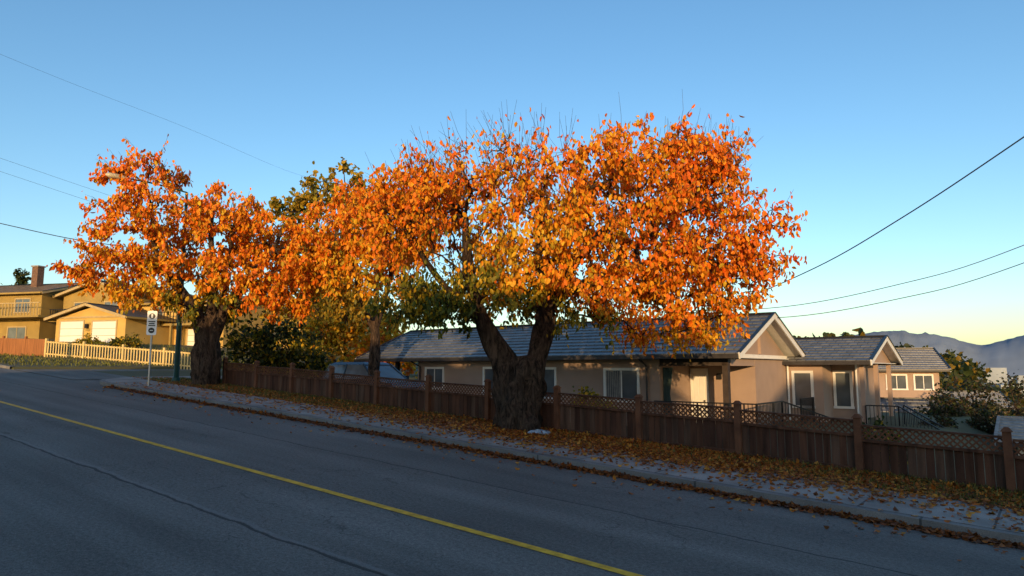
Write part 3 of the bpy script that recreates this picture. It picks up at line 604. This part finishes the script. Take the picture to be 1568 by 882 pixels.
def railing(mb,p0,p1,h,mi,F,sp=.12,th=.018):
    p0=Vector(p0);p1=Vector(p1);L=(p1-p0).length;k=int(L/sp); U=Vector((0,0,1))
    mb.beam(p0+U*h,p1+U*h,.05,.04,mi,F); mb.beam(p0+U*.08,p1+U*.08,.03,.03,mi,F)
    for i in range(k+1):
        q=p0.lerp(p1,i/k); t=th*2.2 if i%12==0 or i==k else th
        mb.box(q.x-t/2,q.x+t/2,q.y-t/2,q.y+t/2,q.z,q.z+h,mi,F)
railing(ra,(-10.2,20.2,.08),(-6.95,20.2,.08),1.0,5,FR); railing(ra,(-6.95,20.2,.08),(-6.95,22.6,.08),1.0,5,FR)
railing(ra,(-6.95,22.6,.08),(-5.9,24.2,-.5),1.0,5,FR); railing(ra,(-6.95,24.6,.08),(-6.95,26.2,.08),1.0,5,FR)
railing(ra,(-5.3,26.4,-.1),(-4.3,26.4,-.1),.95,5,FR); railing(ra,(-4.3,26.4,-.1),(-2.6,26.0,-1.1),.95,5,FR); railing(ra,(-4.3,27.4,-.1),(-2.6,27.0,-1.1),.95,5,FR)
for i in range(7): ra.box(-4.3+i*.25,-4.05+i*.25,26.2,27.4,-1.6,-.12-i*.15,8,FR)
ra.box(-5.83,-4.3,26.4,31.4,-1.6,-.11,8,FR)
ra.build('porch_railing_and_steps',MATS,root)
# ------------------------------------------------------------ generic house
def house(name,F,w,d,h,rise,mats,ridge='x',wins=(),doors=(),ov=.5,base=-1.2,extras=None,ridge_rows=.35):
    loc=F@Vector((w/2,d/2,0)); root=empty(name,loc); b=MB(); b.box(0,w,0,d,base,h,0,F); rf=MB()
    if ridge=='x':
        gable_roof(rf,F,-ov,w+ov,-ov,d+ov,h-.02,h+rise,3,1,4,ridge_rows); tri_wall(b,F,0,0-.0,d,h,h+rise-.25,0); tri_wall(b,F,w,0,d,h,h+rise-.25,0)
    else:
        F2=F@Matrix(((0,-1,0,w),(1,0,0,0),(0,0,1,0),(0,0,0,1)))
        gable_roof(rf,F2,-ov,d+ov,-ov,w+ov,h-.02,h+rise,3,1,4,ridge_rows); tri_wall(b,F2,0,0,w,h,h+rise-.25,0); tri_wall(b,F2,d,0,w,h,h+rise-.25,0)
    for (x0,x1,z0,z1) in wins: window(b,F,x0,x1,z0,z1,0,1,2)
    for (x0,x1,z0,z1) in doors:
        b.box(x0,x1,-.03,-.006,z0,z1,6,F); b.box(x0-.1,x0,-.05,0.02,z0,z1+.1,1,F); b.box(x1,x1+.1,-.05,.02,z0,z1+.1,1,F); b.box(x0,x1,-.05,.02,z1,z1+.1,1,F)
        k=4
        for i in range(1,k): b.box(x0,x1,-.034,-.031,z0+(z1-z0)*i/k-.012,z0+(z1-z0)*i/k+.012,4,F)
    if extras: extras(b,F)
    b.build('walls_windows_doors',mats,root); rf.build('roof',mats,root); return root
def fr(x,y,z,deg): return Matrix.Translation((x,y,z))@Matrix.Rotation(math.radians(deg),4,'Z')
HM=[M_CREAM,M_WHITE,M_GLASS,M_ROOFB,M_OLIVE,M_DARK,M_DOOR,M_BRICK,M_CONC]
M_TAN=mat('tan_trim',(.42,.32,.16),.7,3,.1,.05)
HM2=[M_OLIVE,M_TAN,M_GLASS,M_ROOFB,M_OLIVE,M_DARK,M_DOOR,M_BRICK,M_CONC]
HM1=[M_CREAM,M_TAN,M_GLASS,M_ROOFB,M_OLIVE,M_DARK,M_DOOR,M_BRICK,M_CONC]
def exg(b,F):
    b.beam((.2,-.04,2.28),(6.0,-.04,2.28),.05,.12,1,F); b.box(2.83,3.02,-.2,-.05,1.5,1.8,5,F)
    for i in range(5): b.box(2.72,3.12,-.03,-.01,.1+i*.4,.3+i*.4,4,F)
F=fr(-32.2,48.2,3.4,-17)
house('stucco_garage_house',F,6.2,5,2.25,.95,HM1,'y',doors=((.45,2.5,.0,2.0),(3.35,5.4,.0,1.95)),extras=exg)
def ex2(b,F):
    b.box(.1,3.4,-1.2,-.01,2.2,2.32,4,F); b.box(.1,3.4,-1.2,-1.14,3.1,3.16,5,F)
    for i in range(14): b.box(.15+i*.24,.18+i*.24,-1.19,-1.15,2.32,3.1,5,F)
    b.box(-.01,7.01,-.04,-.005,2.35,2.45,1,F)
F=fr(-35.3,53.5,3.5,-17)
house('stucco_two_storey_house',F,7.0,8,4.3,1.1,HM2,'y',wins=((1.2,2.5,2.6,3.7),(4.2,5.4,2.6,3.7)),extras=ex2)
def exch(b,F):
    b.box(6.4,7.0,2.5,3.1,3,6.9,7,F); b.box(6.33,7.07,2.43,3.17,6.9,7.0,8,F)
    b.box(0,12,-1.5,-.02,2.35,2.5,4,F)
    for i in range(40): b.box(.1+i*.3,.14+i*.3,-1.48,-1.44,2.5,3.4,1,F)
    b.box(0,12,-1.5,-1.42,3.4,3.47,1,F)
F=fr(-46.5,55,3.6,-14)
house('stucco_split_level_house',F,10.5,8,4.4,1.2,HM2,'x',wins=((1,2.6,2.9,3.9),(4,5.5,2.9,3.9),(8,9.4,2.9,3.9),(1,2.6,.5,1.6),(7.5,9.2,.5,1.7)),extras=exch)
def exb(b,F):
    b.box(0,7.5,-1.4,-.02,1.9,2.05,4,F); b.box(0,.15,-1.4,-1.25,-.5,1.9,4,F); b.box(4,4.15,-1.4,-1.25,-.5,1.9,4,F)
    for i in range(26): b.box(.05+i*.28,.09+i*.28,-1.39,-1.35,2.05,2.85,5,F)
    b.box(0,7.4,-1.4,-1.33,2.85,2.9,5,F)
F=fr(-28.0,51.5,3.3,-17)
house('stucco_house_with_deck',F,7.5,7,3.7,.7,HM1,'x',wins=((1,2,2.4,3.4),(4.8,6.5,2.3,3.4),(.6,2.2,.4,1.4)),doors=((4.4,6.4,-.1,1.7),),extras=exb)
F=fr(-20.5,55,2.6,-10)
house('stucco_house',F,8,7,3.6,1.,HM1,'x',wins=((1,2.4,2.2,3.2),(4.8,6.5,2.2,3.2),(1,2.2,.4,1.4)))
# right neighbours
HM3=[M_STUC,M_WHITE,M_GLASS,M_ROOF,M_GUT,M_DARK,M_DOOR,M_BRICK,M_CONC]
def exn(b,F):
    gable_roof(b,F,-2,8.6,-2.4,.2,-.4,.35,3,1,4)
    b.box(-1.6,8.2,-2.0,-.01,-3,-.5,0,F); 
    window(b,F,5.2,6.2,-1.6,-.75,-2.0,1,2); window(b,F,7,7.8,-1.6,-.75,-2.0,1,2)
F=fr(18.4,44.5,.0,-20)
house('stucco_neighbour_house',F,8,7,2.1,1.35,HM3,'x',wins=((5.2,6.2,.9,1.7),(6.7,7.6,.9,1.7)),base=-4,extras=exn)
GA=[M_WHITE,M_WHITE,M_GLASS,M_CONC,M_GUT,M_DARK,M_DOOR,M_BRICK,M_CONC]
house('detached_garage',fr(15.6,21.5,-2.2,-38),5,5,2.1,.55,GA,'x',base=-1)
house('stucco_neighbour_house',fr(31,58,-4.2,-20),9,8,3.2,1.2,HM3,'x',wins=((1,2.2,1.6,2.6),(4.8,6.2,1.6,2.6)),base=-4)
# unseen houses across the street (behind the viewer), added and sized as shadow casters
for (a0,a1,Hh) in ((-13.5,-4.5,7.9),(-3.2,4.4,8.5),(5.3,12.8,8.7),(13.6,20.3,7.6),(21.4,31,10.2),(33,43,8.0),(-62,-50,7.6)):
    x,y,_=W(a1,-14); z=-SL*(a0+a1)/2
    F=Matrix.Translation((x,y,z))@Matrix.Rotation(math.atan2(EX[1],EX[0])+math.pi,4,'Z')
    house('stucco_house',F,a1-a0,8,Hh-1.5,1.5,HM,'x',wins=((1,2.4,3.6,4.8),(4,5.6,3.6,4.8),(1,2.6,1,2.2)),doors=((4.2,5.1,0.1,2.1),),ov=.4)
# ------------------------------------------------------------ picket & cedar fences at left
def picket(name,p0,p1,h,mt,sp=.16,wd=.07):
    root=empty(name,p0); b=MB(); p0=Vector(p0);p1=Vector(p1);L=(p1-p0).length; k=int(L/sp); d=(p1-p0).normalized()
    U=Vector((0,0,1))
    b.beam(p0+U*h*.92,p1+U*h*.92,.05,.08,0); b.beam(p0+U*h*.2,p1+U*h*.2,.05,.08,0)
    sd=d.cross(U)*.04
    for i in range(k+1):
        q=p0.lerp(p1,i/k)+sd
        b.beam(q+U*-.1,q+U*(h*.98),.02,wd,0,up=tuple(d))
        if i%14==0: b.beam(q-sd-U*.3,q-sd+U*(h+.12),.12,.12,0,up=tuple(d))
    b.build('pickets_and_rails',[mt],root)
def gz(x,y): return H(*AN(x,y))
picket('cream_picket_fence',(-27.0,39.7,gz(-27,39.7)),(-16.6,36.6,gz(-16.6,36.6)),.95,M_CFENCE,.2,.07)
picket('cream_picket_fence',(-10.2,33.5,1.2),(-6.6,32,.9),1.0,M_CFENCE)
picket('cedar_fence',(-33,42.6,gz(-33,42.6)),(-27.3,40.2,gz(-27.3,40.2)),1.0,M_ORFENCE,.15,.145)
# ------------------------------------------------------------ street lamp, sign, poles, wires
px_,py_=-12.8,26.25; pz=1.5
root=empty('street_lamp',(px_,py_,pz)); b=MB()
b.tube([(px_,py_,pz-.1),(px_,py_,pz+.25),(px_,py_,pz+.3)],[.15,.15,.10],12,0); b.tube([(px_,py_,pz+.3),(px_,py_,pz+3.6),(px_,py_,9.0)],[.10,.085,.05],12,0)
ex=(-NX[0],-NX[1]); arm=[(px_+ex[0]*t,py_+ex[1]*t,9.0+.35*math.sin(t/2.3*1.4)-.12*t) for t in (0,.4,.9,1.5,2.0,2.3)]
b.tube(arm,.03,8,0); b.build('pole_and_arm',[M_GREENP],root,True)
b=MB(); e=Vector(arm[-1]); dd=Vector((ex[0],ex[1],0)); 
b.tube([e-dd*.1,e+dd*.05,e+dd*.3,e+dd*.55,e+dd*.66],[.04,.08,.10,.09,.03],12,0); b.build('luminaire',[mat('luminaire_housing',(.45,.40,.28),.5)],root,True)
sx_,sy_=-12.6,23.9; sz=1.40
root=empty('traffic_sign',(sx_,sy_,sz)); b=MB(); b.box(sx_-.025,sx_+.025,sy_-.025,sy_+.025,sz-.1,sz+2.75,0); b.build('post',[M_STEEL],root)
b=MB(); F=Matrix.Translation((sx_,sy_-.04,sz+2.3))@Matrix.Rotation(math.radians(12),4,'Z')
def rrect(b,w,h,y,mi,F,r=.04,z=0):
    pts=[]
    for cx_,cz_,t0 in ((w/2-r,h/2-r,0),(-w/2+r,h/2-r,90),(-w/2+r,-h/2+r,180),(w/2-r,-h/2+r,270)):
        for k in range(5): t=math.radians(t0+k*22.5); pts.append((cx_+r*math.cos(t),y,z+cz_+r*math.sin(t)))
    b.face(pts,mi,None,F); b.face([(p[0],y+.004,p[2]) for p in pts],mi,None,F)
rrect(b,.32,.84,0,0,F)
def ring(b,r0,r1,y,z,mi,F,n=24):
    for k in range(n):
        t0=2*math.pi*k/n;t1=2*math.pi*(k+1)/n
        b.face([(r0*math.cos(t0),y,z+r0*math.sin(t0)),(r1*math.cos(t0),y,z+r1*math.sin(t0)),(r1*math.cos(t1),y,z+r1*math.sin(t1)),(r0*math.cos(t1),y,z+r0*math.sin(t1))],mi,None,F)
ring(b,.0,.10,-.006,.24,1,F); ring(b,0,.10,-.006,-.26,1,F)
for (x0,x1,z0,z1) in ((-.11,.11,.03,.07),(-.09,.09,-.04,-.0),(-.11,.11,-.11,-.07)): b.box(x0,x1,-.008,-.005,z0,z1,1,F)
b.box(-.03,.03,-.012,-.009,.17,.31,0,F); b.box(-.05,.05,-.012,-.009,-.27,-.25,0,F)
b.build('sign_plate',[M_SIGN,M_SIGNB],root)
def wpole(name,x,y,z0,z1,arms=True):
    root=empty(name,(x,y,z0)); b=MB(); b.tube([(x,y,z0-.3),(x,y,(z0+z1)/2),(x,y,z1)],[.16,.14,.11],12,0)
    if arms:
        b.box(x-1.1,x+1.1,y-.17,y-.05,z1-.7,z1-.58,0)
        for k in (-1,-.4,.4,1): b.tube([(x+k,y-.11,z1-.58),(x+k,y-.11,z1-.45)],.045,8,1)
    b.build('pole_and_crossarm',[M_WOODP,M_STEEL],root)
wpole('utility_pole',-6.1,30.5,.4,8.2); wpole('utility_pole',19.5,13.5,-.6,9.0)
wpole('utility_pole',-27.3,19,3,12.8)
def wire(pts,r=.012,name='power_line'):
    P=[Vector(p) for p in pts]; f=[]
    for i in range(len(P)-1):
        p0=P[max(i-1,0)] if i>0 else 2*P[0]-P[1];p1=P[i];p2=P[i+1];p3=P[i+2] if i+2<len(P) else 2*P[-1]-P[-2]
        for k in range(8):
            t=k/8; f.append(.5*((2*p1)+(p2-p0)*t+(2*p0-5*p1+4*p2-p3)*t*t+(3*p1-p0-3*p2+p3)*t**3))
    f.append(P[-1]); b=MB(); b.tube(f,r,5,0); b.build(name,[M_WIRE],None,True)
wire([(6.0,27.2,4.1),(7.9,25,4.45),(9.2,20.5,5.15),(10.0,17.2,5.95),(10.8,14,6.95),(12.4,9,8.9)],.016)
wire([(-6,30.5,8.0),(-.5,28,5.6),(4.6,25.5,4.4),(8.7,23.1,4.15),(12.2,21.5,4.75),(15.2,20,5.75),(19.5,13.5,8.4)],.012)
wire([(-6,30.5,7.2),(-.5,28,5.1),(4.6,25.5,4.1),(8.9,23.1,3.82),(12.2,21.5,4.3),(15.1,20,5.2),(19.5,13.5,7.8)],.012)
wire([(-6.1,30.5,6.7),(-10.5,28.8,6.6),(-16,27.1,7.05),(-19.1,25,7.5),(-27.3,19,9.3)],.016)
for dz in (0,-.5): wire([(-6.1,35,6.3+dz),(-9.3,33,7.05+dz),(-16.8,27,9.25+dz),(-19.3,25,10.0+dz),(-27.3,19,12.4+dz)],.005)
wire([(-13,46,15.2),(-9.9,30,10.9),(-12.5,25,11.25),(-15.7,20,11.7),(-22,10,13)],.0035)
# ------------------------------------------------------------ parked car
def car(name,F,paint):
    root=empty(name,F@Vector((0,0,0))); b=MB()
    prof=[(-2.2,.32),(-2.28,.6),(-2.2,.95),(-2.05,1.02),(1.0,1.0),(1.9,.9),(2.22,.72),(2.28,.5),(2.2,.3)]
    def loft(pl,ys,mi):
        for i in range(len(ys)-1):
            for k in range(len(pl[0])):
                k2=(k+1)%len(pl[0]); A=pl[i];B=pl[i+1]
                b.face([(A[k][0],ys[i],A[k][1]),(A[k2][0],ys[i],A[k2][1]),(B[k2][0],ys[i+1],B[k2][1]),(B[k][0],ys[i+1],B[k][1])],mi,None,F)
        for i in (0,-1): b.face([(p[0],ys[i],p[1]) for p in pl[i]],mi,None,F)
    sc=lambda s:[(p[0]*s,p[1]) for p in prof]
    loft([sc(.97),sc(1),sc(1),sc(.97)],[-.92,-.82,.82,.92],0)
    b.hexa([(-2.1,-.82,1.0),(1.05,-.82,1.0),(1.05,.82,1.0),(-2.1,.82,1.0),(-1.75,-.66,1.55),(.25,-.66,1.55),(.25,.66,1.55),(-1.75,.66,1.55)],1,F)
    b.hexa([(-1.8,-.68,1.55),(.3,-.68,1.55),(.3,.68,1.55),(-1.8,.68,1.55),(-1.6,-.55,1.65),(.1,-.55,1.65),(.1,.55,1.65),(-1.6,.55,1.65)],0,F)
    for s in (-1,1):
        for (xa,xb,za,zb) in ((-2.1,-1.78,1,1.56),(-.75,-.72,1,1.57),(1.03,.25,1,1.57)):
            b.beam((xa,s*.825,za),(xb,s*.665,zb),.05,.06,0,F)
        for x in (-1.4,1.4):
            b.tube([(x,s*.72,.34),(x,s*.94,.34)],.34,18,2,True,F); b.tube([(x,s*.94,.34),(x,s*.955,.34)],.2,12,3,True,F)
        b.box(.75,.95,min(s*.92,s*1.05),max(s*.92,s*1.05),.98,1.12,0,F); b.box(2.2,2.27,min(s*.5,s*.8),max(s*.5,s*.8),.62,.78,3,F)
    b.build('body_glass_wheels',[paint,M_GLASS,M_TYRE,M_STEEL],root)
x,y,_=W(-20.9,17.6); car('parked_car',Matrix.Translation((x,y,.72))@Matrix.Rotation(math.atan2(EX[1],EX[0]),4,'Z'),M_CAR)
dp=MB()
for (q0,q1,n0,n1,z) in ((-23.6,-18.2,16.2,20.4,.71),): dp.box(q0,q1,n0,n1,.0,z,0,FR)
dp.build('parking_pad',[M_CONC])
# litter by trunk
b=MB(); cx0,cy0=W(-9.2,12.55)[:2]
for j in range(6):
    ph=math.pi*j/10
    for k in range(14):
        t=2*math.pi*k/14; r=1+.5*noise.noise(Vector((math.cos(t)*2,math.sin(t)*2,j)))
        b.v.append((cx0+.30*r*math.cos(ph)*math.cos(t),cy0+.2*r*math.cos(ph)*math.sin(t),.64+.11*math.sin(ph)*r))
for j in range(5):
    for k in range(14): b.f.append((j*14+k,j*14+(k+1)%14,(j+1)*14+(k+1)%14,(j+1)*14+k)); b.m.append(0); b.uv.append(None)
b.build('plastic_bag',[M_BAG])
# ------------------------------------------------------------ mountains + city + distant trees
prof=[(-60,120),(-30,150),(-5,150),(10,190),(17,230),(22,310),(26,400),(28,440),(29.3,450),(30.6,405),(32,390),(33.3,310),(34.5,260),(36,330),(37,365),(39,420),(44,380),(52,450),(70,300)]
b=MB(); nA=520;nR=16
for i in range(nA):
    az=-60+130*i/(nA-1); h=np.interp(az,[p[0] for p in prof],[p[1] for p in prof]); h=h+18*noise.noise(Vector((az*1.7,0,0)))+10*noise.noise(Vector((az*5,3,0)))+4*noise.noise(Vector((az*14,3,0)))
    for j in range(nR):
        t=j/(nR-1); R=7600+2600*t; s=math.sin(min(1,t/.62)*math.pi/2)**1.15 if t<.62 else 1-(t-.62)
        z=-70+(h+70)*s*(1+ (.07*noise.noise(Vector((az*.9,t*5,1)))+.06*noise.noise(Vector((az*3,t*9,4))))*(1 if j<9 else 0))
        b.v.append((R*math.sin(math.radians(az)),R*math.cos(math.radians(az)),z))
for i in range(nA-1):
    for j in range(nR-1): b.f.append((i*nR+j,(i+1)*nR+j,(i+1)*nR+j+1,i*nR+j+1)); b.m.append(0); b.uv.append(None)
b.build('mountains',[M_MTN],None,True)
b=MB()
for i in range(1100):
    az=math.radians(rng.uniform(20,45)); R=rng.uniform(500,4500); x=R*math.sin(az);y=R*math.cos(az); z=gz(x,y)
    s=rng.uniform(6,18)*(1+R/3000); hh=rng.uniform(5,12)*(1+R/3500)*(2.2 if rng.random()<.05 else 1)
    b.box(-s,s,-s*.6,s*.6,-5,hh,0,Matrix.Translation((x,y,z))@Matrix.Rotation(rng.uniform(0,3),4,'Z'))
b.build('distant_city',[M_CITY])
P=[];S=[]
for i in range(260):
    az=math.radians(rng.uniform(20,46)); R=rng.uniform(75,900); x=R*math.sin(az);y=R*math.cos(az); z=gz(x,y); h=rng.uniform(2,5)*(1+R/600)
    q=rng.normal(size=(70,3)); q/=np.linalg.norm(q,axis=1,keepdims=True); q=q*h*.6*rng.uniform(.6,1,(70,1)); P.append(q+np.array([x,y,z+h*.5])); S.append(np.full(70,h*.25))
P=np.vstack(P);S=np.concatenate(S); k=len(P); C=colors('b',k); mk=rng.random(k)<.25; C[mk]=colors('m',int(mk.sum()))*.5
leaf_mesh('distant_trees',P,rng.normal(size=(k,3)),S,C,M_LEAF,None,wid=.4)
# ------------------------------------------------------------ light, world, camera
EL=math.radians(7.5); sh=Vector((-.10,-.995,0)).normalized()
tosun=Vector((sh.x*math.cos(EL),sh.y*math.cos(EL),math.sin(EL)))
sd=bpy.data.lights.new('sun','SUN'); sd.energy=5.0; sd.angle=math.radians(.5); sd.color=(1,.65,.30)
so=bpy.data.objects.new('sun',sd); COL.objects.link(so); so.rotation_euler=tosun.to_track_quat('Z','Y').to_euler()
wd=bpy.data.worlds.new('World'); SC.world=wd; wd.use_nodes=True; nt=wd.node_tree; nt.nodes.clear()
sk=nt.nodes.new('ShaderNodeTexSky'); sk.sky_type='NISHITA'; sk.sun_disc=False; sk.sun_elevation=EL; sk.sun_rotation=math.atan2(tosun.x,tosun.y); sk.altitude=80; sk.air_density=1.0; sk.dust_density=.8; sk.ozone_density=2.2
hs=nt.nodes.new('ShaderNodeHueSaturation'); hs.inputs['Saturation'].default_value=1.13
bg=nt.nodes.new('ShaderNodeBackground'); bg.inputs[1].default_value=.285; wo=nt.nodes.new('ShaderNodeOutputWorld')
nt.links.new(sk.outputs[0],hs.inputs['Color']); nt.links.new(hs.outputs[0],bg.inputs[0]); nt.links.new(bg.outputs[0],wo.inputs[0])
cd=bpy.data.cameras.new('camera'); cd.lens=24; cd.sensor_width=36; cd.clip_end=40000; cd.clip_start=.05
co=bpy.data.objects.new('camera',cd); COL.objects.link(co); co.location=(0,0,2.1); co.rotation_euler=(math.radians(90+6.77),0,0); SC.camera=co
SC.view_settings.view_transform='Standard'; SC.view_settings.look='None'; SC.view_settings.exposure=0
